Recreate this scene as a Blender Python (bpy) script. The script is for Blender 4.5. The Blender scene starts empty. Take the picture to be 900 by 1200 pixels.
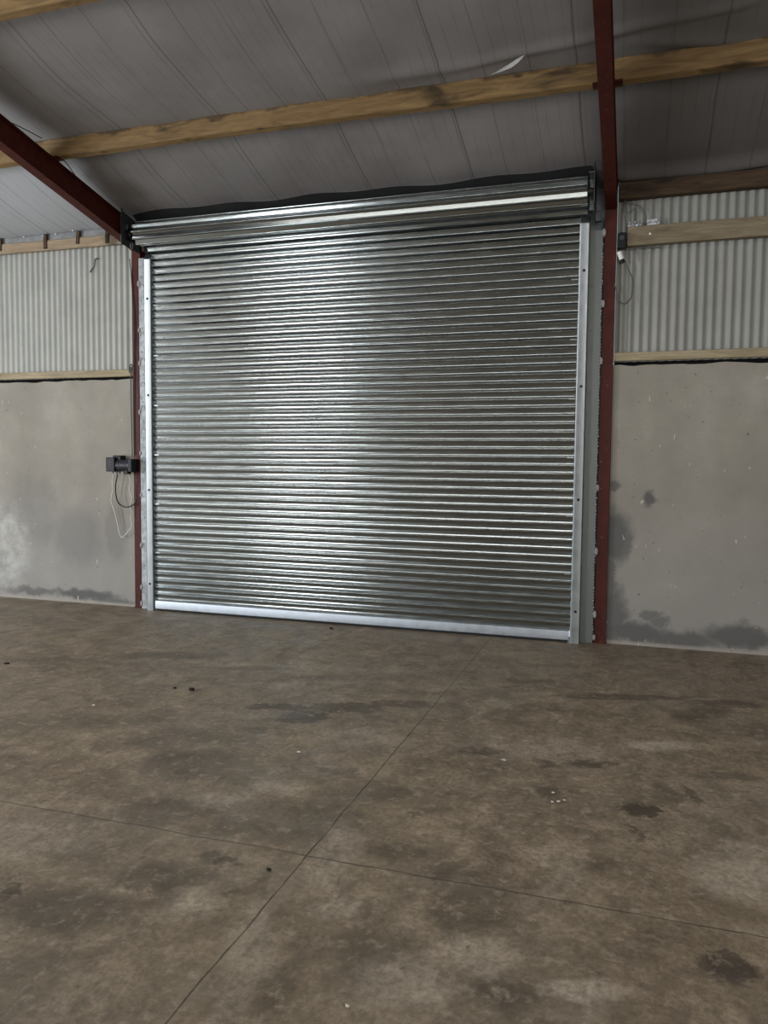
import bpy, bmesh, math, random
from mathutils import Vector, Matrix
random.seed(7)
S = bpy.context.scene
COL = S.collection
PI = math.pi

# ------------------------------------------------------------------ camera
F = 913.258                      # focal length in pixels of the 900x1200 frame
CAM = Vector((0, -7.6518, 1.70))
RT = Vector((0.95144427, 0.30767741, 0.0094024))
UP = Vector((-0.02833246, 0.05711659, 0.99796541))
FW = Vector((-0.30651438, 0.94977487, -0.06306051))
cd = bpy.data.cameras.new('camera')
cd.sensor_fit = 'VERTICAL'
cd.sensor_height = 36
cd.lens = F / 1200 * 36
cd.clip_start = 0.05
cam = bpy.data.objects.new('camera', cd)
COL.objects.link(cam)
M4 = Matrix((RT, UP, -FW)).transposed().to_4x4()
M4.translation = CAM
cam.matrix_world = M4
S.camera = cam


def ray(px, py):
    return FW + RT * ((px - 450) / F) - UP * ((py - 600) / F)


def aty(px, py, y):              # the point of the upright plane at depth y
    v = ray(px, py)
    return CAM + v * ((y - CAM.y) / v.y)


# ------------------------------------------------------------------ shader helper
class NT:
    def __init__(s, name):
        s.m = bpy.data.materials.new(name)
        s.m.use_nodes = True
        s.t = s.m.node_tree
        s.b = s.t.nodes['Principled BSDF']
        s.co = s.n('ShaderNodeTexCoord').outputs['Object']

    def n(s, ty, **kw):
        x = s.t.nodes.new(ty)
        for k, v in kw.items():
            setattr(x, k, v)
        return x

    def put(s, sock, v):
        if isinstance(v, bpy.types.NodeSocket):
            s.t.links.new(v, sock)
        else:
            sock.default_value = v

    def math(s, op, a, b=0.0, c=None):
        x = s.n('ShaderNodeMath', operation=op)
        s.put(x.inputs[0], a)
        s.put(x.inputs[1], b)
        if c is not None:
            s.put(x.inputs[2], c)
        return x.outputs[0]

    def vmath(s, op, a, b=(0, 0, 0)):
        x = s.n('ShaderNodeVectorMath', operation=op)
        s.put(x.inputs[0], a)
        s.put(x.inputs[1], b)
        return x.outputs['Value' if op in ('LENGTH', 'DISTANCE', 'DOT_PRODUCT') else 'Vector']

    def noise(s, scale, detail=4, rough=.55, co=None, stretch=None, dist=0, out='Fac'):
        co = co or s.co
        if stretch:
            co = s.vmath('MULTIPLY', co, stretch)
        x = s.n('ShaderNodeTexNoise')
        s.put(x.inputs['Vector'], co)
        x.inputs['Scale'].default_value = scale
        x.inputs['Detail'].default_value = detail
        x.inputs['Roughness'].default_value = rough
        x.inputs['Distortion'].default_value = dist
        return x.outputs[out]

    def map(s, v, a, b, c=0.0, d=1.0, smooth=False):
        x = s.n('ShaderNodeMapRange')
        if smooth:
            x.interpolation_type = 'SMOOTHSTEP'
        s.put(x.inputs['Value'], v)
        for i, q in enumerate((a, b, c, d)):
            s.put(x.inputs[1 + i], q)
        return x.outputs[0]

    def ramp(s, v, stops):
        x = s.n('ShaderNodeValToRGB')
        e = x.color_ramp.elements
        while len(e) < len(stops):
            e.new(.5)
        for q, (p, c) in zip(e, stops):
            q.position = p
            q.color = (*c, 1)
        s.put(x.inputs[0], v)
        return x.outputs['Color']

    def mix(s, f, a, b, blend='MIX'):
        x = s.n('ShaderNodeMix', data_type='RGBA', blend_type=blend)
        s.put(x.inputs[0], f)
        s.put(x.inputs[6], a if isinstance(a, bpy.types.NodeSocket) else (*a, 1))
        s.put(x.inputs[7], b if isinstance(b, bpy.types.NodeSocket) else (*b, 1))
        return x.outputs[2]

    def sep(s, v):
        x = s.n('ShaderNodeSeparateXYZ')
        s.put(x.inputs[0], v)
        return x.outputs

    def bump(s, h, strength=.3, dist=.01):
        x = s.n('ShaderNodeBump')
        x.inputs['Strength'].default_value = strength
        x.inputs['Distance'].default_value = dist
        s.put(x.inputs['Height'], h)
        s.t.links.new(x.outputs[0], s.b.inputs['Normal'])

    def out(s, col=None, rough=None, metal=None, spec=None):
        for k, v in (('Base Color', col), ('Roughness', rough), ('Metallic', metal), ('Specular IOR Level', spec)):
            if v is not None:
                s.put(s.b.inputs[k], (*v, 1) if isinstance(v, tuple) else v)
        return s.m

    def blob(s, co, c, size, edge=(1.15, .55)):
        d = s.vmath('SUBTRACT', co, c)
        d = s.vmath('MULTIPLY', d, tuple(1 / q for q in size))
        return s.map(s.vmath('LENGTH', d), edge[0], edge[1], 0, 1, True)


def simple(name, col, rough=.6, metal=0, var=.25, scale=8, spec=.4):
    t = NT(name)
    n = t.noise(scale, 5)
    c = t.mix(t.map(n, .3, .7), tuple(q * (1 - var) for q in col), tuple(min(1, q * (1 + var)) for q in col))
    return t.out(c, rough, metal, spec)


def srgb(r, g, b):
    return tuple(((q / 255) / 12.92 if q / 255 < .04045 else ((q / 255 + .055) / 1.055) ** 2.4) for q in (r, g, b))


# ------------------------------------------------------------------ materials
def mat_floor():
    t = NT('stained_concrete_floor')
    big = t.noise(.55, 5, .6)
    mid = t.noise(3.4, 9, .68, dist=.5)
    drag = t.noise(3.0, 6, .65, stretch=(1.0, .35, 1), dist=.6)
    fine = t.noise(38, 7, .75)
    col = t.ramp(mid, [(.28, (.085, .061, .037)), (.5, (.232, .178, .115)), (.76, (.43, .343, .238))])
    col = t.mix(t.map(big, .35, .68, 0, .55), col, (.235, .200, .158))
    col = t.mix(t.map(drag, .54, .70, 0, .5), col, (.115, .092, .066))
    col = t.mix(t.map(t.noise(1.3, 6, .6, dist=.8), .58, .74, 0, .45), col, (.50, .43, .34))
    # the blotches: rotated ground axes, wobbling edge
    rot = t.n('ShaderNodeVectorRotate', rotation_type='Z_AXIS')
    t.put(rot.inputs['Vector'], t.co)
    rot.inputs['Angle'].default_value = -.3122
    wob = t.vmath('SUBTRACT', t.noise(2.6, 5, .65, out='Color'), (.5, .5, .5))
    wob = t.vmath('MULTIPLY', wob, (.34, .34, 0))
    base = t.vmath('ADD', rot.outputs[0], wob)

    def gather(lst, base=base, edge=(1.25, .45)):
        acc = None
        for (x, y, sx, sy, k) in lst:
            c, s_ = math.cos(-.3122), math.sin(-.3122)
            p = (x * c - y * s_, x * s_ + y * c, 0)
            v = t.math('MULTIPLY', t.blob(base, p, (sx, sy, 50), edge), k)
            acc = v if acc is None else t.math('MAXIMUM', acc, v)
        return acc
    dark = gather([
        (-2.253, -3.311, .10, .10, .5), (-2.35, -3.868, .34, .20, .6), (-2.6, -3.55, .42, .16, .45), (-2.15, -4.465, .26, .16, .6),
        (-1.647, -4.785, .07, .06, .8), (-2.292, -5.292, .07, .06, .85), (-2.02, -5.33, .28, .17, .7), (-1.79, -5.00, .30, .14, .6),
        (-1.50, -4.35, .36, .24, .55), (-.818, -3.191, .17, .10, .7), (-.187, -3.15, .14, .08, .75), (.065, -3.678, .11, .09, .95),
        (-.402, -3.594, .07, .12, .6), (.351, -4.846, .09, .10, .85), (-.332, -5.236, .14, .11, .75), (-.60, -4.72, .18, .30, .55),
        (-.78, -5.20, .16, .20, .5), (.01, -1.72, .62, .07, .8), (.683, -1.671, .30, .08, .8), (.40, -2.12, .16, .16, .7), (.52, -1.90, .18, .10, .7),
        (-.75, -1.55, .22, .10, .6), (-4.656, -2.338, .55, .16, .5), (-3.9, -1.87, .6, .14, .6), (-2.9, -1.95, .35, .08, .55), (-2.0, -1.9, .8, .14, .35),
        (-1.2, -3.9, .3, .2, .4), (.5, -3.1, .25, .05, .6), (.2, -3.45, .06, .16, .6), (-3.4, -3.5, .6, .2, .35)])
    light = gather([
        (.192, -2.734, .26, .10, .8), (.464, -4.229, .22, .20, .75), (-.098, -5.156, .15, .07, .8), (-.474, -5.077, .16, .14, .6),
        (-.661, -5.281, .18, .14, .55), (-1.065, -4.948, .10, .09, .55), (.528, -3.984, .20, .10, .6), (-1.22, -4.55, .10, .34, .45),
        (-1.22, -5.3, .08, .4, .4), (-1.75, -4.05, .18, .10, .55), (-1.55, -3.2, .35, .2, .4), (-2.6, -4.9, .4, .2, .35), (-.5, -3.0, .5, .2, .3),
        (-1.95, -4.28, .22, .10, .5), (-1.6, -5.15, .14, .12, .5)])
    wob2 = t.vmath('MULTIPLY', t.vmath('SUBTRACT', t.noise(7, 6, .7, out='Color'), (.5, .5, .5)), (.42, .30, 0))
    wet = gather([(-2.32, -2.80, .28, .075, .9), (-2.07, -2.93, .20, .14, 1.0), (-1.86, -2.66, .30, .11, .85), (-1.50, -2.45, .26, .09, .7),
                  (-2.25, -3.30, .09, .08, .5), (.065, -3.678, .11, .075, .95), (-2.292, -5.292, .075, .055, .8), (-1.647, -4.785, .05, .04, .7),
                  (.351, -4.846, .09, .09, .8), (-.45, -3.25, .05, .10, .6), (-.187, -3.15, .13, .06, .6), (-.83, -3.19, .15, .06, .55),
                  (.32, -3.42, .04, .13, .7), (.05, -3.95, .035, .12, .7), (-.95, -4.10, .05, .035, .7)],
                 t.vmath('ADD', rot.outputs[0], wob2), (1.02, .80))
    tyre = gather([(.15, -1.75, .75, .030, .7), (.75, -1.72, .40, .028, .8), (.45, -2.05, .20, .06, .7), (-.15, -1.45, .40, .02, .5), (.62, -2.35, .35, .02, .5), (-.85, -1.75, .16, .045, .7), (-4.5, -2.5, .8, .02, .5), (-3.3, -2.05, .25, .03, .5)],
                  t.vmath('ADD', rot.outputs[0], t.vmath('MULTIPLY', wob2, (.4, .5, 0))), (1.1, .4))
    brk = t.map(t.noise(7, 6, .7), .25, .62)
    col = t.mix(t.math('MULTIPLY', dark, t.map(brk, 0, 1, .65, 1.0)), col, (.050, .040, .029))
    col = t.mix(t.math('MULTIPLY', light, t.map(brk, 0, 1, .25, .8)), col, (.60, .52, .42))
    col = t.mix(t.math('MULTIPLY', wet, .88), col, (.048, .036, .025))
    col = t.mix(t.math('MULTIPLY', tyre, t.map(t.noise(9, 6, .75, stretch=(.5, 2, 1)), .35, .6, .1, .8)), col, (.045, .037, .029))
    # speckle and pits
    col = t.mix(t.map(fine, .40, .64, .0, .55), col, (.080, .061, .041))
    col = t.mix(t.map(t.noise(14, 8, .72, dist=.3), .52, .70, .0, .55), col, (.46, .38, .29))
    col = t.mix(t.map(t.noise(11, 8, .72, stretch=(1, .6, 1)), .50, .70, .0, .7), col, (.085, .066, .048))
    col = t.mix(t.map(t.noise(130, 2, .5), .70, .76, 0, .45), col, (.50, .45, .38))
    col = t.mix(t.map(t.noise(38, 3, .5), .71, .76, 0, .6), col, (.03, .025, .02))
    # sawn joints
    wv = t.noise(3.0, 4, .6)
    x, y, z = t.sep(t.co)[:3]
    jx = t.math('ABSOLUTE', t.math('ADD', t.math('ADD', x, 1.307), t.map(wv, 0, 1, -.014, .014)))
    jy = t.math('ABSOLUTE', t.math('ADD', t.math('ADD', y, 4.635), t.map(wv, 0, 1, -.02, .02)))
    jd = t.math('MINIMUM', jx, jy)
    line = t.map(jd, .0055, .001)
    halo = t.map(jd, .10, .012, 0, 1)
    col = t.mix(t.math('MULTIPLY', halo, t.map(t.noise(5, 5, .6), .45, .7, 0, .32)), col, (.36, .31, .24))
    col = t.mix(t.math('MULTIPLY', line, t.map(t.noise(6, 4), .3, .6, .45, .92)), col, (.018, .014, .010))
    h = t.math('ADD', t.math('MULTIPLY', fine, .35), t.math('MULTIPLY', line, -1.2))
    t.bump(h, .35, .006)
    r = t.map(t.noise(3.5, 6, .6), .3, .7, .42, .66)
    return t.out(col, r, 0, .42)


def mat_concrete(side):
    t = NT('poured_concrete_' + side)
    big = t.noise(1.1, 6, .6)
    mid = t.noise(4.5, 6, .6, stretch=(1, 1, .7))
    fine = t.noise(60, 4, .6)
    col = t.ramp(big, [(.3, (.235, .212, .176)), (.55, (.31, .284, .240)), (.75, (.40, .372, .325))])
    col = t.mix(t.map(mid, .35, .7, .0, .40), col, (.235, .218, .195))
    x, y, z = t.sep(t.co)[:3]
    # the lower metre is greyer, the top yellower
    col = t.mix(t.map(z, 1.7, .5, 0, .5), col, (.275, .268, .262))
    wob = t.vmath('MULTIPLY', t.vmath('SUBTRACT', t.noise(5, 5, .65, out='Color'), (.5, .5, .5)), (.22, 0, .22))
    base = t.vmath('ADD', t.co, wob)
    if side == 'right':
        bl = [(-.19, 1.02, .19, .30, .85), (-.10, .98, .10, .20, .7), (.115, 1.38, .075, .09, .85), (-.17, 1.50, .06, .06, .7), (-.18, .25, .16, .35, .8),
              (.02, .12, .40, .12, .85), (.45, .08, .40, .10, .8), (.93, .16, .35, .13, .85), (1.6, .15, .6, .12, .6), (.15, .30, .12, .05, .6), (.24, .24, .10, .05, .6), (-.22, .6, .08, .3, .7)]
    else:
        bl = [(-6.2, .10, .55, .07, .85), (-5.85, .05, .5, .05, .7), (-7.0, .10, .5, .06, .7), (-5.75, .9, .18, .4, .3), (-6.9, 1.1, .5, .5, .3), (-6.3, .8, .4, .4, .3)]
    acc = None
    for (bx, bz, sx, sz, k) in bl:
        v = t.math('MULTIPLY', t.blob(base, (bx, 0, bz), (sx, 50, sz), (1.2, .5)), k)
        acc = v if acc is None else t.math('MAXIMUM', acc, v)
    col = t.mix(acc, col, (.085, .085, .085))
    col = t.mix(t.map(z, .045, .02, 0, .7), col, (.34, .31, .27))
    if side == 'left':
        v = t.blob(base, (-7.35, 0, .62), (.42, 50, .62), (1.2, .4))
        col = t.mix(t.math('MULTIPLY', v, t.map(t.noise(6, 6, .7), .35, .65, .1, .75)), col, (.50, .50, .47))
    # blow-holes, grit and pale scratches
    col = t.mix(t.map(t.noise(26, 2, .5), .70, .74, 0, .75), col, (.05, .045, .04))
    sc = t.noise(17, 3, .5, stretch=(1.5, 1, .55), dist=.5)
    col = t.mix(t.map(sc, .70, .74, 0, .7), col, (.62, .59, .53))
    col = t.mix(t.map(fine, .4, .7, 0, .12), col, (.12, .11, .10))
    t.bump(t.math('ADD', t.math('MULTIPLY', fine, .4), mid), .25, .008)
    return t.out(col, .85, 0, .25)


def mat_galv(name, col=(.62, .64, .65), r0=.25, r1=.42, scale=9, streak=(1, 1, 1), bump=0):
    t = NT(name)
    n = t.noise(scale, 5, .6, stretch=streak)
    c = t.mix(t.map(n, .3, .7), tuple(q * .82 for q in col), col)
    if bump:
        t.bump(t.noise(scale * 1.2, 3, .5, stretch=streak), bump, .004)
    return t.out(c, t.map(n, .3, .7, r0, r1), 1.0)


def mat_wood(name, c0, c1, knot=.6, wane=False):
    t = NT(name)
    g = t.noise(7, 6, .62, stretch=(.35, 3.2, 3.2), dist=1.2)
    col = t.mix(t.map(g, .3, .7), c0, c1)
    kn = t.noise(3.2, 3, .5, stretch=(.55, 1.6, 1.6), dist=.7)
    col = t.mix(t.map(kn, .60, .72, 0, knot), col, tuple(q * .18 for q in c0))
    col = t.mix(t.map(t.noise(60, 3, .6, stretch=(.06, 1, 1)), .5, .75, 0, .35), col, tuple(q * .5 for q in c0))
    if wane:                     # bark and dark weathering along the upper edge, round knots on the face
        x, y, z = t.sep(t.co)[:3]
        e = t.math('ADD', z, t.map(t.noise(2.2, 5, .65, stretch=(1, .2, .2)), .3, .7, -.045, .030))
        col = t.mix(t.map(e, .112, .140, 0, .72), col, (.028, .017, .009))
        vo = t.n('ShaderNodeTexVoronoi')
        t.put(vo.inputs['Vector'], t.vmath('MULTIPLY', t.co, (1, 2.6, 2.6)))
        vo.inputs['Scale'].default_value = 2.6
        col = t.mix(t.map(vo.outputs['Distance'], .13, .05, 0, .8), col, (.035, .018, .008))
    t.bump(g, .2, .004)
    return t.out(col, .72, 0, .3)


def mat_clad(name, k):
    t = NT(name)
    n = t.noise(3, 5, .6)
    col = t.mix(t.map(n, .3, .7), tuple(q * k for q in (.50, .505, .465)), tuple(q * k for q in (.60, .60, .555)))
    col = t.mix(t.map(t.noise(22, 3, .5), .72, .77, 0, .7), col, (.10, .09, .08))
    col = t.mix(t.map(t.noise(2.2, 5, .6, stretch=(4, 1, .4)), .55, .75, 0, .3), col, (.36, .345, .29))
    return t.out(col, .5, 0, .35)


def mat_lining():
    t = NT('foil_faced_roof_lining')
    x, y, z = t.sep(t.co)[:3]
    n = t.noise(1.2, 5, .6)
    col = t.mix(t.map(n, .3, .7), (.185, .170, .163), (.255, .238, .230))
    bay_light = t.math('MULTIPLY', t.map(x, -5.2, -5.7), t.map(y, -3.2, -1.2))
    col = t.mix(bay_light, col, (.42, .43, .445))  # brighter light of the left bay put into the lining colour
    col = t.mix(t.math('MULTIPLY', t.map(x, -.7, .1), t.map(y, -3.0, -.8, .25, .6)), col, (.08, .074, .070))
    wx = t.math('ADD', x, t.map(t.noise(.8, 2), 0, 1, -.03, .03))
    # pale sheet joints running up the slope: fine ribs and every third one stronger
    f1 = t.math('ABSOLUTE', t.math('SUBTRACT', t.math('FRACT', t.math('MULTIPLY', wx, 1 / .105)), .5))
    f2 = t.math('ABSOLUTE', t.math('SUBTRACT', t.math('FRACT', t.math('MULTIPLY', wx, 1 / .345)), .5))
    f3 = t.math('ABSOLUTE', t.math('SUBTRACT', t.math('FRACT', t.math('MULTIPLY', wx, 1 / 1.02)), .5))
    k = t.math('MULTIPLY', t.map(f1, .06, .02, 0, .28), t.map(t.noise(1.7, 3, .6), .35, .65))
    k = t.math('MAXIMUM', k, t.math('MULTIPLY', t.map(f2, .022, .008, 0, .45), t.map(t.noise(2.3, 3, .6), .3, .6, .25, 1)))
    k = t.math('MAXIMUM', k, t.map(f3, .008, .003, 0, .6))
    col = t.mix(k, col, (.05, .046, .045))
    # dark brown patch near the left end of the shutter
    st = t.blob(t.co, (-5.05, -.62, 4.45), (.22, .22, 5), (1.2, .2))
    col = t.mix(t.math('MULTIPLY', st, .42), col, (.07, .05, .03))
    t.bump(t.noise(5, 4, .6), .15, .02)
    return t.out(col, .55, 0, .35)


WOOD_PURLIN = mat_wood('yellow_pine_purlin', (.125, .074, .028), (.255, .160, .066), .8, True)
WOOD_DARK = mat_wood('stained_eaves_purlin', (.034, .019, .010), (.085, .052, .027), .9)
WOOD_GREY = mat_wood('weathered_rail', (.165, .130, .080), (.275, .225, .150), .4)
WOOD_LOW = mat_wood('sole_rail', (.25, .20, .12), (.40, .33, .22), .3)
GALV_SLAT = mat_galv('galvanised_slat', (.415, .45, .455), .13, .21, 5, (.8, 5, 9), .012)
GALV_GUIDE = mat_galv('galvanised_guide', (.31, .33, .34), .34, .48, 9)
GALV_BAR = mat_galv('galvanised_bottom_bar', (.40, .43, .47), .38, .5, 12)
GALV_DULL = mat_galv('dull_galvanised_angle', (.20, .215, .205), .5, .65, 25, (1, 1, .6), .3)
FLANGE_PALE = NT('pale_spattered_angle')
_n = FLANGE_PALE.noise(14, 6, .65)
FLANGE_PALE = FLANGE_PALE.out(FLANGE_PALE.mix(FLANGE_PALE.map(_n, .35, .68), (.21, .215, .22), (.46, .47, .485)), .6, .15, .4)


def mat_red(name, k):
    t = NT(name)
    n = t.noise(10, 5, .6)
    col = t.mix(t.map(n, .3, .7), tuple(q * k for q in (.044, .0085, .0055)), tuple(q * k for q in (.076, .0145, .0095)))
    col = t.mix(t.map(t.noise(45, 3, .5), .68, .75, 0, .6), col, (.30, .17, .12))
    return t.out(col, .55, 0, .2)


RED = mat_red('red_oxide_steel', 1)
DARKSTEEL = simple('dark_plate_steel', (.060, .066, .066), .5, .4, .25, 9)
BLACK = simple('black_plastic', (.010, .010, .012), .45, 0, .3, 30, .2)
GREYPL = simple('charcoal_housing', (.040, .040, .048), .40, .1, .3, 25, .3)
BLACKHOLE = simple('blackened_bolt', (.006, .006, .006), .7, 0, .2, 20)
RUBBER = simple('black_cable_sheath', (.014, .014, .015), .5, 0, .2, 20)
WHITECORD = simple('white_cord', (.60, .58, .52), .8, 0, .15, 40)
GREYCABLE = simple('grey_cable', (.085, .082, .075), .6, 0, .2, 30)
CONDUIT = simple('dull_conduit', (.075, .078, .07), .5, .3, .3, 20)
WELD = simple('pale_sealant', (.30, .285, .275), .7, 0, .3, 45)
FOILBIT = simple('silver_foil_scrap', (.42, .44, .46), .4, .5, .3, 40)
CAPWHITE = simple('bright_cap', (.75, .74, .70), .5, 0, .1, 30)
GREYFOIL = simple('grey_foil_upstand', (.20, .20, .20), .55, .1, .3, 8)
CHIPDARK = simple('dark_chip', (.012, .010, .009), .8, 0, .3, 60)
CHIPPALE = simple('pale_chip', (.62, .57, .50), .8, 0, .2, 60)
CLAD = mat_clad('painted_corrugated_sheet', .66)
CLAD_R = mat_clad('shaded_corrugated_sheet', .50)  # dimmer light on the right put into a darker copy of the sheet
CLAD_OUT = simple('outer_sheet', (.16, .17, .17), .6, 0, .2, 3)
CAVITY_SHADE = simple('cavity_shade_sheet', (.010, .010, .010), .9, 0, .2, 3, .1)  # near-black colour stands in for shade in the gap under the rails
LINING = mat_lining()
SEALBLACK = simple('rubber_seal', (.010, .010, .010), .8, 0, .2, 30)


# ------------------------------------------------------------------ mesh helpers
def bx(bm, a, b, bev=0):
    lo = [min(p, q) for p, q in zip(a, b)]
    hi = [max(p, q) for p, q in zip(a, b)]
    v = [bm.verts.new((x, y, z)) for x in (lo[0], hi[0]) for y in (lo[1], hi[1]) for z in (lo[2], hi[2])]
    fs = [bm.faces.new([v[i] for i in q]) for q in ((0, 1, 3, 2), (4, 6, 7, 5), (0, 4, 5, 1), (2, 3, 7, 6), (0, 2, 6, 4), (1, 5, 7, 3))]
    if bev:
        es = list({e for f in fs for e in f.edges})
        bmesh.ops.bevel(bm, geom=es, offset=bev, segments=2, affect='EDGES', profile=.6)


def prism(bm, pts, axis, a, b, caps=True):
    """extrude a closed 2-D outline along an axis; pts are the other two coordinates in xyz order"""
    def mk(p, q):
        c = list(p)
        c.insert('xyz'.index(axis), q)
        return bm.verts.new(c)
    A = [mk(p, a) for p in pts]
    B = [mk(p, b) for p in pts]
    n = len(pts)
    for i in range(n):
        bm.faces.new((A[i], A[(i + 1) % n], B[(i + 1) % n], B[i]))
    if caps:
        bm.faces.new(A[::-1])
        bm.faces.new(B)


def tube(bm, pts, r, seg=8, closed=False):
    pts = [Vector(p) for p in pts]
    n = len(pts)
    rings = []
    prev = None
    for i, p in enumerate(pts):
        t = (pts[min(i + 1, n - 1)] - pts[max(i - 1, 0)])
        if closed:
            t = pts[(i + 1) % n] - pts[i - 1]
        t.normalize()
        if prev is None:
            a = t.orthogonal().normalized()
        else:
            a = (prev - t * prev.dot(t)).normalized()
        prev = a
        b = t.cross(a)
        rr = r[i] if isinstance(r, (list, tuple)) else r
        rings.append([bm.verts.new(p + a * (rr * math.cos(2 * PI * k / seg)) + b * (rr * math.sin(2 * PI * k / seg))) for k in range(seg)])
    m = n if closed else n - 1
    for i in range(m):
        R0, R1 = rings[i], rings[(i + 1) % n]
        for k in range(seg):
            bm.faces.new((R0[k], R0[(k + 1) % seg], R1[(k + 1) % seg], R1[k]))
    if not closed:
        bm.faces.new(rings[0][::-1])
        bm.faces.new(rings[-1])


def curve(pts, k=6):
    """Catmull-Rom points through pts"""
    P = [Vector(p) for p in pts]
    P = [2 * P[0] - P[1]] + P + [2 * P[-1] - P[-2]]
    o = []
    for i in range(1, len(P) - 2):
        a, b, c, d = P[i - 1:i + 3]
        for j in range(k):
            t = j / k
            o.append(.5 * ((2 * b) + (c - a) * t + (2 * a - 5 * b + 4 * c - d) * t * t + (3 * b - a - 3 * c + d) * t ** 3))
    o.append(P[-2])
    return o


def disc(bm, c, axis, r, h, seg=16, r2=None):
    c = Vector(c)
    ax = Vector(axis).normalized()
    tube(bm, [c, c + ax * h], [r, r if r2 is None else r2], seg)


def dome(bm, c, r, sc=(1, 1, 1), jit=0, sub=2):
    q = bmesh.ops.create_icosphere(bm, subdivisions=sub, radius=r)
    for v in q['verts']:
        k = 1 + random.uniform(-jit, jit)
        v.co = Vector((v.co.x * sc[0] * k, v.co.y * sc[1] * k, v.co.z * sc[2] * k)) + Vector(c)


def obj(name, bm, mat, parent=None, smooth=None, base=None):
    me = bpy.data.meshes.new(name)
    bmesh.ops.recalc_face_normals(bm, faces=bm.faces)
    off = Vector((0, 0, 0))
    if parent is not None:
        off = parent_loc(parent)
    elif base is not None:
        off = Vector(base)
    if off.length:
        bmesh.ops.translate(bm, verts=bm.verts, vec=-off)
    bm.to_mesh(me)
    bm.free()
    me.materials.append(mat)
    if smooth is not None:
        for p in me.polygons:
            p.use_smooth = True
        me.set_sharp_from_angle(angle=math.radians(smooth))
    o = bpy.data.objects.new(name, me)
    COL.objects.link(o)
    if parent is not None:
        o.parent = parent
    elif base is not None:
        o.location = off
    return o


def parent_loc(p):
    v = Vector((0, 0, 0))
    while p is not None:
        v = v + p.location
        p = p.parent
    return v


def tag(o, label, cat, group=None):
    o['label'] = label
    o['category'] = cat
    if group:
        o['group'] = group
    return o


def thing(name, label, cat, loc=(0, 0, 0), group=None):
    o = bpy.data.objects.new(name, None)
    o.empty_display_size = .1
    COL.objects.link(o)
    o.location = loc
    return tag(o, label, cat, group)


def struct(name, bm, mat, smooth=None):
    o = obj(name, bm, mat, None, smooth)
    o['kind'] = 'structure'
    return o


NB = bmesh.new

# ------------------------------------------------------------------ shell of the shed
SL = .207                        # roof slope
XL, XR, YB = -11.2, 5.2, -13.4   # the two gables and the far long wall (behind the camera)
YR = YB / 2                      # ridge
LX0, LX1 = -5.475, -5.365        # red column left of the door
RX0, RX1 = -.340, -.235          # red column right of the door

bm = NB()
bx(bm, (XL, YB, -.2), (XR, .16, 0))
struct('floor', bm, mat_floor())

WL, WR = mat_concrete('left'), mat_concrete('right')


def rough_wall(x0, x1, top, seedv):
    bm_ = NB()
    rnd = random.Random(seedv)
    n = max(8, int((x1 - x0) / .06))
    h = 0
    pts = [(x0, -.02)]
    up = []
    for i in range(n + 1):
        h = .6 * h + rnd.uniform(-.007, .007)
        up.append((x0 + (x1 - x0) * i / n, top + h))
    outline = [(x1, -.0)] + up[::-1] + [(x0, -.0)]
    prism(bm_, outline, 'y', 0, .09)
    return bm_


struct('wall_left', rough_wall(XL, LX0 - .004, 2.622, 1), WL)
struct('wall_right', rough_wall(RX1 + .004, XR, 2.622, 2), WR)
# blocks between mounting plates and door opening behind the flanges
bm = NB()
bx(bm, (LX0, .10, 0), (-5.20, .14, 4.35))
struct('wall_door_jamb_left', bm, CLAD_OUT)
bm = NB()
bx(bm, (-.52, .10, 0), (RX1, .14, 4.35))
struct('wall_door_jamb_right', bm, CLAD_OUT)
bm = NB()
bx(bm, (-5.20, .06, 3.93), (-.52, .10, 4.40))
struct('wall_door_head', bm, CLAD_OUT)


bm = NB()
prism(bm, [(-.29, 4.50), (-.29, 4.425), (.05, 4.235), (.05, 4.50)], 'x', -5.33, -.46)  # added dark wedge standing in for the shade above the coil
struct('wall_head_shade', bm, simple('head_shade_dark', (.022, .022, .022), .85, 0, .2, 3, .1))


def corrugated(x0, x1, z0, z1, pitch=.078, amp=.0115, y=.045):
    bm_ = NB()
    n = int((x1 - x0) / pitch * 10)
    prev = None
    for i in range(n + 1):
        x = x0 + (x1 - x0) * i / n
        ph = (x - x0) / pitch
        yy = y + amp * math.sin(2 * PI * ph)
        # a lap joint every eight ridges
        yy -= .003 * (int(ph / 12) % 2)
        cur = (bm_.verts.new((x, yy, z0)), bm_.verts.new((x, yy, z1)))
        if prev:
            bm_.faces.new((prev[0], cur[0], cur[1], prev[1]))
        prev = cur
    return bm_


for nm, x0, x1 in (('left', XL, LX0 - .004), ('right', RX1 + .004, XR)):
    struct('wall_cladding_' + nm, corrugated(x0, x1, 2.66, 4.40), CLAD if nm == 'left' else CLAD_R, 60)
    bm = NB()
    bx(bm, (x0, .10, 0), (x1, .12, 4.40))
    struct('wall_outer_sheet_' + nm, bm, CAVITY_SHADE)

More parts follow.
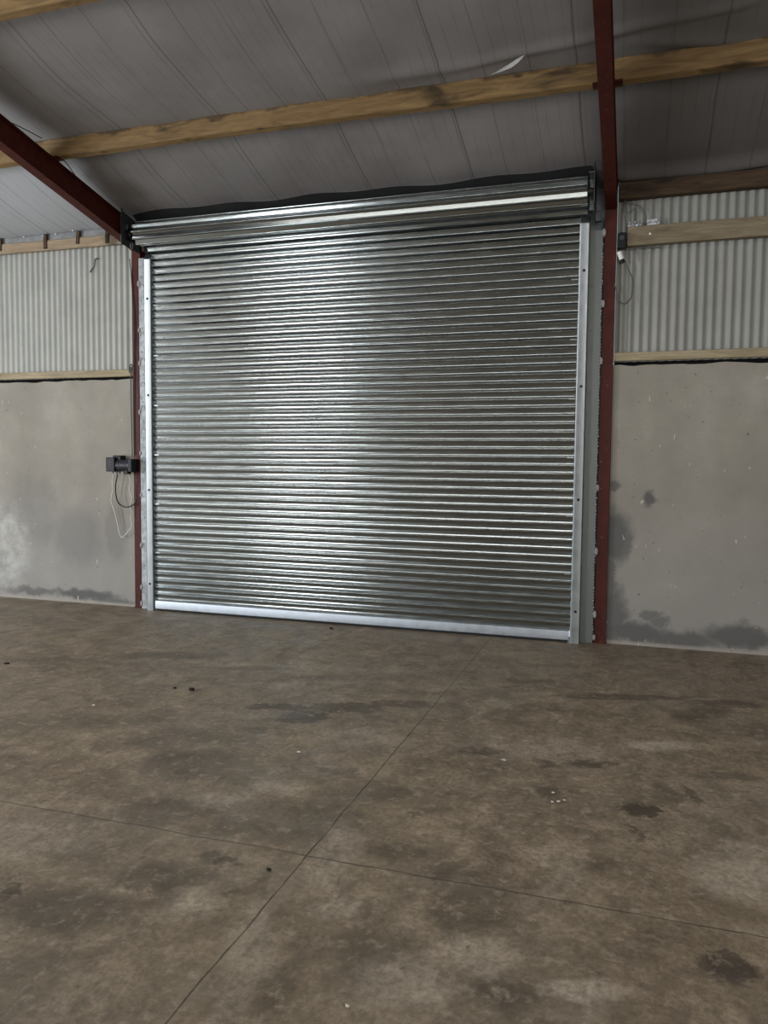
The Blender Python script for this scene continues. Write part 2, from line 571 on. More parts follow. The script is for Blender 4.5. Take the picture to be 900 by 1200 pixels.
# gables, far wall with an open doorway
bm = NB()
prism(bm, [(.16, 0), (.16, 4.40), (YR, 4.40 - SL * YR), (YB, 4.40), (YB, 0)], 'x', XL - .1, XL)
struct('wall_gable_left', bm, simple('gable_sheet_left', (.30, .29, .26), .8, 0, .2, 2))
bm = NB()
prism(bm, [(.16, 0), (.16, 4.40), (YR, 4.40 - SL * YR), (YB, 4.40), (YB, 0)], 'x', XR, XR + .1)
struct('wall_gable_right', bm, simple('gable_sheet_right', (.20, .205, .195), .8, 0, .2, 2))
OX0, OX1, OZ = -10.3, -8.0, 3.7
bm = NB()
bx(bm, (XL, YB - .1, 0), (OX0, YB, 4.45))
PX0, PX1 = .6, 4.2
bx(bm, (OX1, YB - .1, 0), (PX0, YB, 4.45))
bx(bm, (PX1, YB - .1, 0), (XR, YB, 4.45))
bx(bm, (PX0, YB - .1, OZ), (PX1, YB, 4.45))
bx(bm, (OX0, YB - .1, OZ), (OX1, YB, 4.45))
struct('wall_far', bm, simple('far_wall_sheet', (.20, .21, .20), .8, 0, .2, 2))


# ------------------------------------------------------------------ roof lining (near slope wrinkled, far slope plain)
PURL = [-1.385, -2.965, -4.55, -6.13]


def lining_z(x, y):
    z0 = 4.435
    if y > PURL[0]:
        t = (y - PURL[0]) / (0.16 - PURL[0])
        sag = .055 * math.sin(PI * min(1, t)) ** 1.0 + .085 * t ** 1.5
    else:
        t = ((PURL[0] - y) % 1.583) / 1.583
        sag = .050 * math.sin(PI * t)
    # drapes and folds along the purlins on the right
    fold = .022 * math.exp(-((y - (-1.62 - .10 * (x + 1.2))) / .05) ** 2) * max(0, min(1, (x + 1.6) / .4)) * (1 if x < .6 else 0)
    fold += .030 * math.exp(-((y + 1.60 + .02 * math.sin(3 * x)) / .09) ** 2) * math.exp(-((x + 1.75) / .38) ** 2)
    fold += .026 * math.exp(-((y + 1.55 - .25 * x) / .05) ** 2) * (1 if x > -.2 else 0) * max(0, min(1, (x + .2) / .4))
    fold += .066 * math.exp(-((y + .04 - .03 * math.sin(4 * x)) / .09) ** 2) * (1 if x > -.25 else 0)
    w = .006 * math.sin(2.3 * x + 1.7 * y) * math.sin(1.1 * x - 2.9 * y) + .004 * math.sin(7 * x + 2 * math.sin(3 * y))
    return z0 - SL * y - sag - fold + w


bm = NB()
xs = [XL + .0 + i * .11 for i in range(int((XR - XL) / .11) + 1)] + [XR]
ys = [.16 - i * .03 for i in range(int((.16 - YR) / .03) + 1)] + [YR]
grid = [[bm.verts.new((x, y, lining_z(x, y))) for y in ys] for x in xs]
for i in range(len(xs) - 1):
    for j in range(len(ys) - 1):
        bm.faces.new((grid[i][j], grid[i + 1][j], grid[i + 1][j + 1], grid[i][j + 1]))
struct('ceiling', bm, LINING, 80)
bm = NB()
zr = 4.47 - SL * YR
prism(bm, [(YR, zr), (YB - .1, 4.47), (YB - .1, 4.55), (YR, zr + .08), (.20, 4.47 + .05), (.20, 4.47)], 'x', XL - .1, XR + .1)
struct('ceiling_outer_roof', bm, CLAD_OUT)


# ------------------------------------------------------------------ steel portal frames
def ibeam_pts(w, d, tf=.011, tw=.008):
    """outline of an I section, width w (first axis), depth d (second axis), centred on w, d from 0"""
    h = w / 2
    t = tw / 2
    return [(-h, 0), (h, 0), (h, tf), (t, tf), (t, d - tf), (h, d - tf), (h, d), (-h, d), (-h, d - tf), (-t, d - tf), (-t, tf), (-h, tf)]


def portal(label, xc, xw, wires):
    t = thing('steel_portal_frame', label, 'steel frame', (xc, .03, 0))
    b = NB()
    pts = [(xc + p, -.03 + q) for p, q in ibeam_pts(xw, .125)]
    prism(b, pts, 'z', 0, 4.05)
    obj('column', b, RED, t)
    # rafter: I section swept up the slope, bottom at z = 4.05 - SL*y
    b = NB()
    A, B = [], []
    for p, q in ibeam_pts(xw, .24):
        A.append(b.verts.new((xc + p, .09, 4.05 - SL * .09 + q)))
        B.append(b.verts.new((xc + p, YR, 4.05 - SL * YR + q)))
    n = len(A)
    for i in range(n):
        b.faces.new((A[i], A[(i + 1) % n], B[(i + 1) % n], B[i]))
    b.faces.new(A[::-1])
    b.faces.new(B)
    obj('rafter', b, RED, t)
    # purlin cleats, one angle below each purlin
    for y in PURL:
        b = NB()
        z = 4.29 - SL * y
        bx(b, (xc - .11, y + .078, z + .0), (xc + .11, y + .086, z + .12))
        bx(b, (xc - .11, y - .02, z - .012 - .0), (xc + .11, y + .086, z - .001))
        obj('cleat', b, RED, t)
    # the base plate on the slab
    b = NB()
    bx(b, (xc - xw / 2 - .01, -.035, 0), (xc + xw / 2 + .01, .097, .012))
    obj('base_plate', b, RED, t)
    return t


portal('dark red steel column and rafter left of the roller shutter', (LX0 + LX1) / 2, LX1 - LX0, True)
portal('dark red steel column and rafter right of the roller shutter', (RX0 + RX1) / 2, RX1 - RX0, False)


# ------------------------------------------------------------------ timber
def timber(bm_, x0, x1, sec, seed_, n=60, wob=.003):
    """a sawn board along x with a slightly uneven run; sec is its (y, z) outline"""
    rnd = random.Random(seed_)
    ph = [rnd.uniform(0, 6) for _ in range(4)]
    rings = []
    for i in range(n + 1):
        x = x0 + (x1 - x0) * i / n
        dy = wob * math.sin(1.3 * x + ph[0]) + wob * .5 * math.sin(4.1 * x + ph[1])
        dz = wob * math.sin(1.1 * x + ph[2]) + wob * .5 * math.sin(3.7 * x + ph[3])
        rings.append([bm_.verts.new((x, y + dy, z + dz)) for y, z in sec])
    m = len(sec)
    for a, b in zip(rings, rings[1:]):
        for k in range(m):
            bm_.faces.new((a[k], a[(k + 1) % m], b[(k + 1) % m], b[k]))
    bm_.faces.new(rings[0][::-1])
    bm_.faces.new(rings[-1])


def chamfer(y0, y1, z0, z1, c=.006):
    return [(y0 + c, z0), (y1 - c, z0), (y1, z0 + c), (y1, z1 - c), (y1 - c, z1), (y0 + c, z1), (y0, z1 - c), (y0, z0 + c)]


def rot_sec(sec, yc, zc):
    a = math.atan(SL)
    o = []
    for y, z in sec:
        y -= yc
        z -= zc
        o.append((yc + y * math.cos(a) + z * -math.sin(a) * 1, zc - y * math.sin(a) + z * math.cos(a)))
    return o


plabels = ['knotty yellow timber purlin under the roof lining, the long one above the shutter',
           'short end of yellow timber purlin in the top left corner of the photo']
for i, y in enumerate(PURL[:2]):
    z = 4.292 - SL * y
    sec = rot_sec(chamfer(y, y + .072, z, z + .155), y, z)
    b = NB()
    timber(b, XL + .05, XR - .05, sec, 11 + i, 120)
    tag(obj('roof_purlin', b, WOOD_PURLIN, None, 30, (-2.5, y, z)), plabels[i], 'purlin', 'roof purlins')

# eaves boards: left one with short blocks nailed on
t = thing('eaves_board', 'brown timber eaves board with short upright blocks above the left cladding', 'board', (-6.6, .0, 4.14))
b = NB()
timber(b, XL + .05, LX0 - .01, chamfer(-.020, .020, 4.145, 4.262), 21)
obj('board', b, mat_wood('brown_eaves_board', (.23, .165, .105), (.36, .275, .185), .7), t, 30)
b = NB()
timber(b, XL + .05, LX0 - .01, chamfer(.004, .026, 4.262, 4.340, .002), 22)
obj('foil_strip', b, GREYFOIL, t, 30)['label'] = 'dull grey foil strip above the board'
for k, x in enumerate((-8.0, -7.32, -6.66, -6.20, -5.80)):
    b = NB()
    bx(b, (x - .022, -.034, 4.165 + .02 * (k % 2)), (x + .022, -.012, 4.335), .003)
    if k == 3:
        bmesh.ops.rotate(b, verts=b.verts, cent=(x, 0, 4.25), matrix=Matrix.Rotation(.10, 3, 'Y'))
    obj('upright_block', b, WOOD_DARK, t)
for x, z in ((-6.98, 4.33), (-6.70, 4.32), (-6.52, 4.325), (-6.10, 4.20), (-6.05, 4.17), (-6.28, 4.345)):
    b = NB()
    disc(b, (x, -.003, z), (0, -1, 0), .008, .012, 10)
    obj('screw', b, CAPWHITE, t)
b = NB()
timber(b, RX1 + .02, XR - .05, chamfer(-.06, .028, 4.128, 4.278), 23)
tag(obj('eaves_purlin', b, WOOD_DARK, None, 30, (1.5, 0, 4.13)), 'dark stained timber eaves purlin at the roof edge right of the shutter', 'purlin')

t = thing('cladding_rail', 'broad weathered timber rail across the cladding right of the shutter', 'rail', (1.5, 0, 3.70))
b = NB()
timber(b, RX1 + .098, XR - .05, chamfer(-.05, .028, 3.702, 3.872), 24)
obj('rail', b, WOOD_GREY, t, 30)
p = aty(762, 274, -.052)
b = NB()
disc(b, (p.x, -.050, p.z), (0, -1, 0), .021, .004, 14)
dome(b, (p.x, -.056, p.z), .012, (1, .6, 1))
obj('bolt_cap', b, CAPWHITE, t, 40)['label'] = 'bright round bolt cap'

for nm, x0, x1, lab, sd in (('left', XL + .05, LX0 - .006, 'thin timber rail on top of the concrete wall left of the shutter', 25),
                            ('right', RX1 + .006, XR - .05, 'thin timber rail on top of the concrete wall right of the shutter', 26)):
    b = NB()
    timber(b, x0, x1, chamfer(-.012, .030, 2.662, 2.742), sd)
    tag(obj('sole_rail', b, WOOD_LOW, None, 30, ((x0 + x1) / 2, 0, 2.66)), lab, 'rail', 'timber rails on the concrete walls')

# ------------------------------------------------------------------ roller shutter door
door = thing('roller_shutter_door', 'large closed galvanised roller shutter door with horizontal slats', 'roller door', (-2.86, -.09, 0))
CX0, CX1 = -5.225, -.495         # curtain runs into the guides
PIT = .0788
ZB = .115                        # top of the bottom bar


def slat_profile(z0):
    """one interlocking lath seen from inside: hollow body and a rolled bead at its top"""
    o = []
    h = PIT - .014
    n = 13
    for i in range(n):
        t_ = i / (n - 1)
        o.append((-.0890 + .0105 * math.sin(PI * t_), z0 + h * t_))
    n = 9
    for i in range(n):
        a = -PI * .5 + PI * i / (n - 1)
        o.append((-.0890 - .0085 * math.cos(a), z0 + h + .0072 + .0064 * math.sin(a)))
    return o


prof = []
z = ZB
while z < 4.03:
    prof += slat_profile(z)
    z += PIT
b = NB()
NX = 24
cols = []
for i in range(NX + 1):
    x = CX0 + (CX1 - CX0) * i / NX
    cols.append([b.verts.new((x, y + .002 * math.sin(1.9 * x + z_ * 2.1) * math.sin(.8 * z_), z_)) for y, z_ in prof])
for A, B in zip(cols, cols[1:]):
    for k in range(len(prof) - 1):
        b.faces.new((A[k], B[k], B[k + 1], A[k + 1]))
curtain = obj('curtain', b, GALV_SLAT, door, 38)
# little end locks where every seventh slat runs into the guides
for k in (6, 13, 20, 27, 34, 41):
    zz = ZB + PIT * k + PIT - .007
    for x0, x1 in ((-5.155, -5.095), (-.625, -.565)):
        b = NB()
        bx(b, (x0, -.1000, zz - .006), (x1, -.0970, zz + .007), .001)
        obj('end_lock', b, GALV_GUIDE, curtain)

bar = NB()
prism(bar, [(-.104, .022), (-.108, .026), (-.108, .098), (-.104, .112), (-.094, .118), (-.080, .118), (-.074, .110), (-.074, .022)], 'x', CX0 + .07, CX1 - .075)
bar = obj('bottom_bar', bar, GALV_BAR, door, 40)
b = NB()
prism(b, [(-.100, .001), (-.102, .010), (-.098, .022), (-.080, .022), (-.076, .010), (-.080, .001)], 'x', CX0 + .08, CX1 - .085)
obj('rubber_seal', b, SEALBLACK, bar, 40)

# the coil: two visible turns of the same laths round the barrel
CY, CZ, CR = -.252, 4.158, .122
b = NB()
n = 10
turn = []
for k in range(n):
    a0 = 2 * PI * k / n + .33
    for (yy, zz) in slat_profile(0):
        u = zz / PIT
        rr = CR + (-.090 - yy) * (1.75 if yy > -.0895 else .85)
        a = a0 - 2 * PI * u / n
        turn.append((CY - rr * math.sin(a), CZ + rr * math.cos(a)))
rows = []
for i in range(13):
    x = -5.235 + (-.485 + 5.235) * i / 12
    rows.append([b.verts.new((x, y, z_)) for y, z_ in turn])
m = len(turn)
for A, B in zip(rows, rows[1:]):
    for k in range(m):
        b.faces.new((A[k], B[k], B[(k + 1) % m], A[(k + 1) % m]))
b.faces.new(rows[0])
b.faces.new(rows[-1][::-1])
obj('coil', b, GALV_SLAT, door, 38)
# shaft stubs between coil and end plates
for xa, xb in ((-5.36, -5.236), (-.484, -.425)):
    b = NB()
    tube(b, [(xa, CY, CZ), (xb, CY, CZ)], .030, 16)
    obj('shaft_stub', b, DARKSTEEL, door, 40)
# end plates
b = NB()
prism(b, [(-.375, 4.035), (-.375, 4.335), (-.34, 4.385), (-.045, 4.322), (-.045, 4.006)], 'x', -5.362, -5.354)
pl = obj('end_plate', b, DARKSTEEL, door)
b = NB()
disc(b, (-5.357, CY, CZ), (1, 0, 0), .062, .03, 20)
disc(b, (-5.330, CY, CZ), (1, 0, 0), .045, .04, 20)
obj('bearing', b, BLACK, pl, 40)
b = NB()
tube(b, [(-5.350, -.20 + .022 * math.cos(a), 4.055 + .032 * math.sin(a)) for a in [2 * PI * i / 20 for i in range(20)]], .005, 6, True)
obj('ring_bolt', b, FOILBIT, pl, 40)
b = NB()
bx(b, (-5.352, -.30, 4.20), (-5.325, -.275, 4.255), .004)
obj('set_collar', b, GALV_GUIDE, pl)
b = NB()
bx(b, (-5.356, -.375, 4.33), (-5.345, -.36, 4.41))
obj('fixing_lug', b, DARKSTEEL, pl)
b = NB()
prism(b, [(-.375, 4.00), (-.375, 4.31), (-.34, 4.385), (-.045, 4.322), (-.045, 4.00)], 'x', -.428, -.420)
pr = obj('end_plate', b, DARKSTEEL, door)
b = NB()
bx(b, (-.475, -.150, 4.02), (-.428, -.142, 4.30))
bx(b, (-.475, -.33, 4.296), (-.428, -.15, 4.302))
obj('angle_flange', b, GALV_GUIDE, pr)
b = NB()
bx(b, (-.420, -.12, 3.93), (-.37, -.05, 4.02), .004)
obj('fixing_block', b, DARKSTEEL, pr)


def guide(x0, x1, inner):
    """a channel with a rounded outer corner and a bell-mouthed top"""
    b_ = NB()
    r = .014
    y0, y1 = -.125, -.062
    out = [(x0, y1)]
    for (cx, sx) in ((x0, 1), (x1, -1)):
        arc = []
        for i in range(5):
            a = PI / 2 * i / 4
            arc.append((cx + sx * (r - r * math.cos(a)), y0 + r - r * math.sin(a)))
        out += arc if sx == 1 else arc[::-1]
    out += [(x1, y1)]
    # shell swept in z: straight, then the flared lip leaning back to the coil
    lv = [(0, 0), (3.905, 0), (3.918, -.006), (3.93, 0), (3.985, .035)]
    rings = [[b_.verts.new((p, q + dy, z_)) for p, q in out] for z_, dy in lv]
    for A, B in zip(rings, rings[1:]):
        for k in range(len(out)):
            b_.faces.new((A[k], A[(k + 1) % len(out)], B[(k + 1) % len(out)], B[k]))
    b_.faces.new(rings[0][::-1])
    b_.faces.new(rings[-1])
    g = obj('guide_rail', b_, GALV_GUIDE, door, 45)
    xc = x0 + (x1 - x0) * (.52 if inner < 0 else .50)
    for z_ in (.306, 1.369, 2.427, 3.489):
        b_ = NB()
        disc(b_, (xc, -.1245, z_), (0, -1, 0), .0135, .003, 16)
        obj('bolt_hole', b_, BLACKHOLE, g, 40)
    return g


guide(-5.254, -5.163, 1)
guide(-.560, -.466, -1)


def mount(x0, x1, top, mat, welds, inner_welds):
    b_ = NB()
    bx(b_, (x0, -.040, 0), (x1, -.032, top))
    bx(b_, (x0 if x0 < -3 else x1 - .008, -.040, 0), (x0 + .008 if x0 < -3 else x1, -.031, top))
    bx(b_, (x0 + .10 if x0 < -3 else x0, -.062, 0), (x0 + .108 if x0 < -3 else x0 + .008, -.040, top))
    mp = obj('mounting_angle', b_, mat, door)
    for (x, z_, s) in welds:
        b_ = NB()
        dome(b_, (x, -.044, z_), .024, (.62 * s, .32, 1.25 * s), .10)
        obj('weld_pad', b_, WELD, mp, 60)
    for (x, z_, s) in inner_welds:
        b_ = NB()
        dome(b_, (x, -.046, z_), .020, (.7 * s, .4, 1.2 * s), .12)
        obj('weld_pad', b_, WELD, mp, 60)
    return mp


mr = mount(-.466, -.346, 3.868, GALV_DULL,
           [(-.345, 3.842, 1.3), (-.337, 3.193, 1.2), (-.340, 2.667, 1.1), (-.342, 1.484, 1.1), (-.340, .882, 1.2), (-.340, .278, 1.2), (-.340, .056, 1)],
           [(-.451, 3.379, .6), (-.449, 2.963, .9), (-.453, 2.385, .9)])
# rough punched edge of the right angle
b = NB()
for i in range(120):
    zz = .10 + i * .0306
    dome(b, (-.352 + random.uniform(-.004, .004), -.041, zz), .007, (1, .6, 1 + random.random()), .2, 1)
obj('rough_edge', b, GALV_GUIDE, mr)
ml = mount(-5.385, -5.254, 3.96, FLANGE_PALE,
           [(-5.378, 3.68, 1.2), (-5.374, 3.164, 1), (-5.374, 2.798, 1.1), (-5.380, 2.247, 1.1), (-5.376, 1.783, .9), (-5.374, 1.307, .9), (-5.376, .729, 1.1), (-5.380, .246, 1.1), (-5.381, .057, 1)], [])
# curled sealant marks and small holes on the left angle
for k in range(26):
    zz = .35 + k * .136 + random.uniform(-.03, .03)
    if zz > 3.8:
        break
    b = NB()
    if k % 2:
        disc(b, (-5.335 + random.uniform(-.02, .01), -.0402, zz), (0, -1, 0), .007, .002, 10)
        obj('fixing_hole', b, BLACKHOLE, ml)
    elif zz > 1.6:
        a0 = random.uniform(-.3, .3)
        tube(b, [(-5.335 + .030 * math.cos(a), -.041, zz + .055 * math.sin(a) + .02 * a0) for a in [PI * (.1 + a0 * .2) + PI * .9 * i / 10 for i in range(11)]], .0045, 6)
        obj('sealant_curl', b, WELD, ml, 60)

# ------------------------------------------------------------------ door motor on the left wall
t = thing('door_operator', 'small black motor control unit fixed on the concrete wall left of the shutter', 'motor', (-5.66, -.002, 1.54))


def wp(px, py, y):
    v = aty(px, py, y)
    return (v.x, v.y, v.z)


p0, p1 = aty(129.3, 552.5, -.09), aty(138.9, 536, -.09)
b = NB()
bx(b, (p0.x, -.17, p0.z), (p1.x, -.004, p1.z), .008)
hb = obj('control_box', b, BLACK, t)
b = NB()
xm = (p0.x + p1.x) / 2
for i in range(4):
    zz = p0.z + .075 + i * .014
    bx(b, (xm - .010, -.1712, zz), (xm + .004 - .004 * (i % 2), -.1698, zz + .006))
obj('panel_marking', b, GREYCABLE, hb)['label'] = 'small pale marking on the box front'
q0, q1 = aty(135, 540, -.08), aty(144.5, 533.7, -.08)
b = NB()
bx(b, (q0.x, -.13, q0.z - .02), (q1.x, -.03, q1.z), .012)
obj('top_cap', b, BLACK, t)
c0, c1 = aty(138.5, 545.5, -.09), aty(155, 545.2, -.09)
b = NB()
R_ = .066
tube(b, [(c0.x, -.09, c0.z), (c1.x, -.09, c0.z)], R_, 28)
for i in range(7):
    xx = c0.x + (c1.x - c0.x) * (i + .5) / 7
    tube(b, [(xx - .006, -.09, c0.z), (xx + .006, -.09, c0.z)], R_ + .005, 28)
obj('motor_body', b, GREYPL, t, 40)
e0, e1 = aty(154.5, 553, -.09), aty(158.5, 538, -.09)
b = NB()
bx(b, (e0.x, -.165, e0.z), (e1.x, -.033, e1.z), .006)
obj('end_flange', b, BLACK, t)
b = NB()
bx(b, (c0.x + .01, -.075, c0.z - .06), (c1.x, -.004, c0.z + .05), .004)
obj('wall_bracket', b, BLACK, t)
b = NB()
bx(b, (aty(147, 552, -.1).x, -.14, c0.z - .095), (aty(152, 552, -.1).x, -.07, c0.z - .055), .006)
obj('terminal_cover', b, BLACK, t)
for px in (132.8, 134.8, 137.2, 140.3, 143.4, 150.8):
    g = aty(px, 554, -.10)
    b = NB()
    disc(b, (g.x, -.10, p0.z - .022 if px < 139 else c0.z - .092), (0, 0, 1), .008, .030, 10)
    obj('cable_gland', b, WHITECORD if px in (143.4, 150.8, 134.8) else GREYCABLE, t, 40)


def cord(name, pts, r, mat, label, cat, y=None, k=6, group=None, wob=0):
    P = [aty(px, py, yy) for px, py, yy in pts]
    P = curve(P, k)
    if wob:
        P = [v + Vector((random.uniform(-wob, wob), 0, random.uniform(-wob, wob))) for v in P]
    b_ = NB()
    tube(b_, P, r, 7)
    o = obj(name, b_, mat, None, 60, P[0])
    return tag(o, label, cat, group)


cr = lambda x, y: (120 + x / 8.575, 500 + y / 8.575)
L = [(109, 470), (104, 530), (101, 570), (104, 640), (88, 740), (112, 820), (130, 880), (146, 950), (160, 1020), (178, 1090), (203, 1112), (250, 1062), (297, 1000), (284, 930), (296, 860), (276, 790), (299, 730), (284, 680), (272, 620), (280, 560), (268, 480)]
cord('pull_cord', [(*cr(x, y), -.10 + .05 * math.sin(PI * i / 20)) for i, (x, y) in enumerate(L)], .0050, WHITECORD, 'thin white cord hanging in a long loop below the black motor unit', 'cord', k=5)
L = [(152, 478), (136, 560), (132, 620), (136, 690), (160, 765), (205, 800), (245, 810), (300, 790), (335, 755), (352, 715)]
cord('power_cable', [(*cr(x, y), -.10 + .035 * min(1, i / 5)) for i, (x, y) in enumerate(L)], .0075, RUBBER, 'black cable drooping in a loop from the motor unit to the red column', 'cable')
# conduits above the motor and the wire beside the column
cord('conduit', [(153.2, 430, -.022), (153.6, 470, -.022), (154.4, 505, -.022), (155, 536, -.04)], .0060, CONDUIT, 'thin dark pipe running up the wall from the motor to the timber rail', 'pipe', k=4)
cord('control_wire', [(151.8, 303, -.044), (153.8, 322, -.042), (155.6, 350, -.042), (157.6, 378, -.042), (157.2, 420, -.042), (156.6, 470, -.042), (156.8, 505, -.042), (157.2, 533, -.044)], .0050, RUBBER, 'black wire dropping from the shutter end plate beside the left column', 'wire', k=4)
cord('wire_hook', [(151.6, 437, -.03), (151.9, 430, -.03), (153.2, 427, -.03), (154.8, 428.5, -.03), (154.4, 434, -.03)], .0055, RUBBER, 'small bent wire hook at the right end of the left timber rail', 'hook', k=4)
cord('bent_wire', [(105.3, 319, .02), (108.5, 314.5, .02), (110.6, 312.5, .02), (111.2, 306, .02), (112.3, 303, .02), (116, 303.2, .03)], .0060, RUBBER, 'short crooked black wire on the left corrugated cladding', 'wire', k=2)


def roofpt(px, py, z0):
    v = ray(px, py)
    n_ = Vector((0, SL, 1))
    return CAM + v * ((z0 - CAM.dot(n_)) / v.dot(n_))


for pts, lab in (([(6, 141), (20, 147), (34, 154), (49, 162)], 'thin dark tie wire above the left rafter, before the long purlin'),
                 ([(73.5, 186), (80, 194), (87, 204), (93, 213)], 'thin dark tie wire above the left rafter, between the long purlin and the shutter')):
    P = curve([roofpt(x, y, 4.33) for x, y in pts], 4)
    b = NB()
    tube(b, P, .0045, 6)
    tag(obj('tie_wire', b, RUBBER, None, 60, P[0]), lab, 'wire', 'roof tie wires')

# ------------------------------------------------------------------ switch and cables right of the door
t = thing('limit_switch', 'black switch box beside the right column at the end of the broad rail', 'switch', (-.19, -.03, 3.72))
a, c = aty(722, 296, -.045), aty(733.5, 273, -.045)
b = NB()
bx(b, (a.x + .012, -.085, a.z + .03), (RX1 + .090, -.012, c.z), .012)
obj('housing', b, BLACK, t)
b = NB()
disc(b, (a.x + .05, -.085, c.z - .055), (0, -1, 0), .022, .014, 14)
obj('button', b, GREYPL, t, 40)
p = aty(724.5, 296, -.05)
q = aty(730.5, 304, -.05)
b = NB()
tube(b, [(p.x + .01, -.05, p.z + .005), (q.x - .012, -.05, q.z)], .024, 14)
obj('connector', b, CAPWHITE, t, 40)['label'] = 'white cable connector'
b = NB()
tube(b, [(q.x - .012, -.05, q.z - .001), (q.x - .002, -.05, q.z - .03)], .018, 12)
obj('strain_relief', b, BLACK, t, 40)
cr2 = lambda x, y: (705 + x / 10.91, 260 + y / 10.91)
L = [(275, 480), (310, 520), (350, 620), (395, 730), (400, 830), (385, 940), (350, 1010), (290, 1050), (230, 1010), (195, 900), (165, 790)]
cord('looped_cable', [(*cr2(x, y), -.044) for i, (x, y) in enumerate(L)], .0055, GREYCABLE, 'grey cable looping over the cladding below the black switch box', 'cable', k=5)
L = [(300, 360), (350, 348), (430, 338), (520, 328), (640, 328), (760, 322)]
cord('rail_cable', [(*cr2(x, y), -.02) for x, y in L], .0055, GREYCABLE, 'grey cable running under the broad timber rail right of the shutter', 'cable', k=4)
cr3 = lambda x, y: (715 + x / 10.91, 180 + y / 10.91)
for L, lab in (([(150, 545), (175, 575), (210, 620), (250, 640), (330, 655), (385, 680), (440, 740), (460, 800), (455, 900)], 'thin wire curling from the eaves purlin to the foil scraps on the broad rail'),
               ([(155, 545), (185, 600), (175, 720), (190, 820), (215, 940)], 'thin wire hanging from the eaves purlin beside the right column'),
               ([(170, 550), (205, 640), (220, 760), (330, 700), (325, 830), (345, 900)], 'thin wire looping between the two other wires above the broad rail')):
    cord('hanging_wire', [(*cr3(x, y), -.02) for x, y in L], .0038, GREYCABLE, lab, 'wire', k=5, group='wires above the broad rail')
for (x0, y0, x1, y1), lab in (((225, 850, 420, 925), 'crumpled silver foil scrap on the broad rail, nearer the column'),
                              ((465, 832, 632, 912), 'flat silver foil scrap on the broad rail, farther from the column')):
    a, c = aty(*cr3(x0, y1), -.01), aty(*cr3(x1, y0), -.01)
    b = NB()
    nx, nz = 8, 4
    g = [[b.verts.new((a.x + (c.x - a.x) * i / nx, -.008 + random.uniform(-.008, .008) * (1.4 if x0 < 300 else .5), 3.872 + (c.z - 3.872) * j / nz * (1 - (.3 * random.random() if x0 < 300 and j == nz else 0)))) for j in range(nz + 1)] for i in range(nx + 1)]
    for i in range(nx):
        for j in range(nz):
            b.faces.new((g[i][j], g[i + 1][j], g[i + 1][j + 1], g[i][j + 1]))
    tag(obj('foil_scrap', b, FOILBIT, None, None, (a.x, -.008, 3.872)), lab, 'scrap', 'foil scraps on the broad rail')

# a loose flap of lining over the long purlin
b = NB()
fl = [(575, 87.5), (585, 82), (597, 75), (606, 69), (614, 64.5)]
wd = [.5, 2.5, 4.5, 4, .8]
prev = None
for (x, y), w in zip(fl, wd):
    cur = (b.verts.new(roofpt(x, y, 4.365)), b.verts.new(roofpt(x + w * .4, y + w, 4.34)))
    if prev:
        b.faces.new((prev[0], cur[0], cur[1], prev[1]))
    prev = cur
tag(obj('lining_flap', b, simple('pale_lining_back', (.36, .355, .335), .5, 0, .1, 20), None, 60, roofpt(595, 77, 4.36)),
    'pale torn flap of roof lining peeling down above the long purlin', 'flap')

# ------------------------------------------------------------------ crumbs on the floor
def chip(name, x, y, s, mat, label, group=None, flat=.5):
    b_ = NB()
    dome(b_, (x, y, s * flat * .8), s, (1.3, .9, flat), .35, 1)
    zmin = min(v.co.z for v in b_.verts)
    bmesh.ops.translate(b_, verts=b_.verts, vec=(0, 0, -zmin))
    tag(obj(name, b_, mat, None, None, (x, y, 0)), label, 'debris', group)


chip('dark_crumb', -3.093, -2.67, .024, CHIPDARK, 'larger of two black crumbs lying side by side on the left floor', 'dark crumbs on the floor')
chip('dark_crumb', -3.236, -2.674, .015, CHIPDARK, 'smaller of two black crumbs lying side by side on the left floor', 'dark crumbs on the floor')
chip('dark_crumb', -4.939, -2.53, .026, CHIPDARK, 'flat black crumb on the floor at the left edge of the photo', 'dark crumbs on the floor', .25)
chip('dark_crumb', -2.922, -.32, .018, CHIPDARK, 'black crumb on the floor just in front of the shutter', 'dark crumbs on the floor')
chip('dark_crumb', -1.41, -4.80, .010, CHIPDARK, 'tiny black crumb beside the crossing of the floor joints', 'dark crumbs on the floor')
chip('pale_crumb', -3.532, -3.215, .012, CHIPPALE, 'small pale crumb on the left floor nearer than the two black crumbs', 'pale crumbs on the floor')
chip('pale_crumb', -1.836, -3.549, .010, CHIPPALE, 'small pale crumb on the floor left of the long joint', 'pale crumbs on the floor')
chip('pale_crumb', -.677, -3.282, .012, CHIPPALE, 'small pale crumb alone on the floor right of the long joint', 'pale crumbs on the floor')
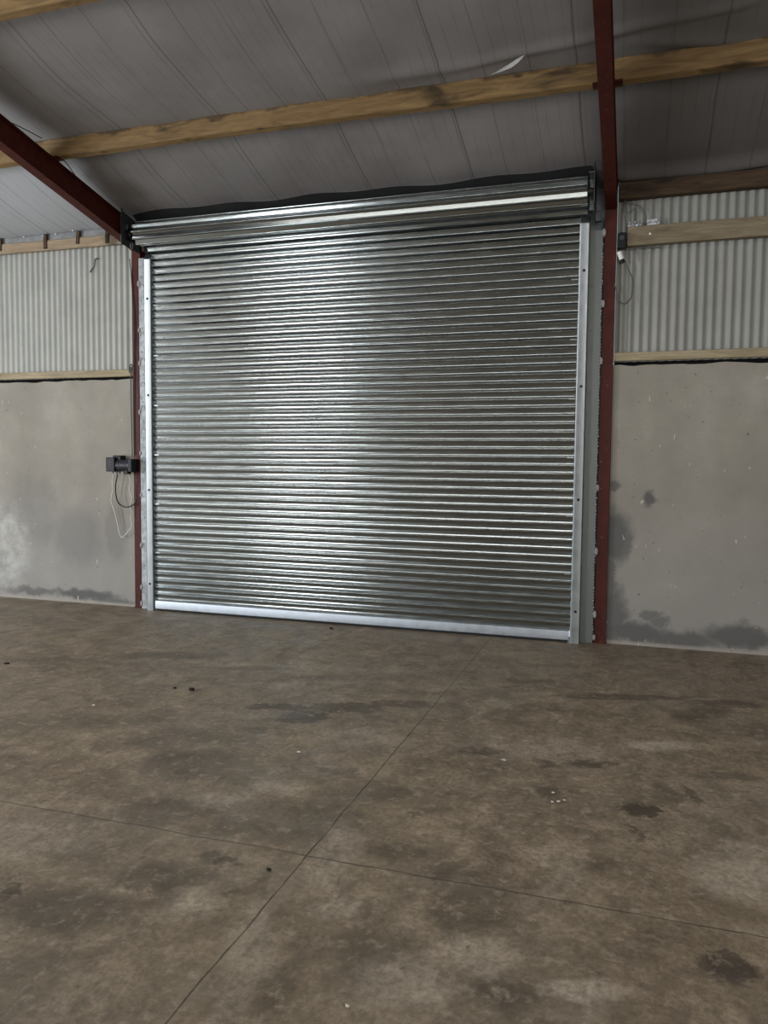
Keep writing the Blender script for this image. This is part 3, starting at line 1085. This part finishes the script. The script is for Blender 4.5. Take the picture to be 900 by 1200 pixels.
for x, y, s in ((-.363, -3.637, .009), (-.324, -3.731, .009), (-.355, -3.745, .007), (-.30, -3.70, .006)):
    chip('pale_crumb', x, y, s, CHIPPALE, 'tiny pale crumb of a little cluster on the right floor', 'cluster of pale crumbs')
chip('pale_crumb', -.813, -5.46, .007, CHIPPALE, 'small pale crumb on the nearest floor at the bottom of the photo', 'pale crumbs on the floor')

# ------------------------------------------------------------------ light
w = bpy.data.worlds.new('overcast_sky')
S.world = w
w.use_nodes = True
bg = w.node_tree.nodes['Background']
bg.inputs[0].default_value = (.80, .88, 1.0, 1)
bg.inputs[1].default_value = 1.0


def area(name, loc, tgt, sx, sy, power, col):
    l = bpy.data.lights.new(name, 'AREA')
    l.shape = 'RECTANGLE'
    l.size = sx
    l.size_y = sy
    l.energy = power
    l.color = col
    o = bpy.data.objects.new(name, l)
    COL.objects.link(o)
    o.location = loc
    d = Vector(tgt) - Vector(loc)
    o.rotation_euler = d.to_track_quat('-Z', 'Z' if abs(d.normalized().z) < .9 else 'Y').to_euler()
    return o


# daylight through the open doorway in the far wall
area('doorway_daylight', ((OX0 + OX1) / 2, YB + .02, OZ / 2), ((OX0 + OX1) / 2, 0, OZ / 2), OX1 - OX0 - .1, OZ - .1, 450, (.95, .98, 1))
area('second_doorway_daylight', ((PX0 + PX1) / 2, YB + .02, OZ / 2), ((PX0 + PX1) / 2, 0, OZ / 2), PX1 - PX0 - .1, OZ - .1, 330, (1, .97, .93))
# daylight from the left end of the shed
area('gable_daylight', (XL + .05, -5.0, 2.1), (0, -3.2, 1.6), 3.6, 3.8, 950, (.88, .94, 1))
# added fill lamp under the near slope, out of view, for floor and slat beads
area('overhead_fill', (-2.6, -4.6, 5.22), (-2.6, -4.4, 0), 13, .5, 170, (1, .96, .90))

S.view_settings.view_transform = 'Standard'
S.view_settings.look = 'None'
S.view_settings.exposure = -.12
S.cycles.max_bounces = 8
S.cycles.diffuse_bounces = 5
S.cycles.glossy_bounces = 4
S.cycles.sample_clamp_indirect = 8
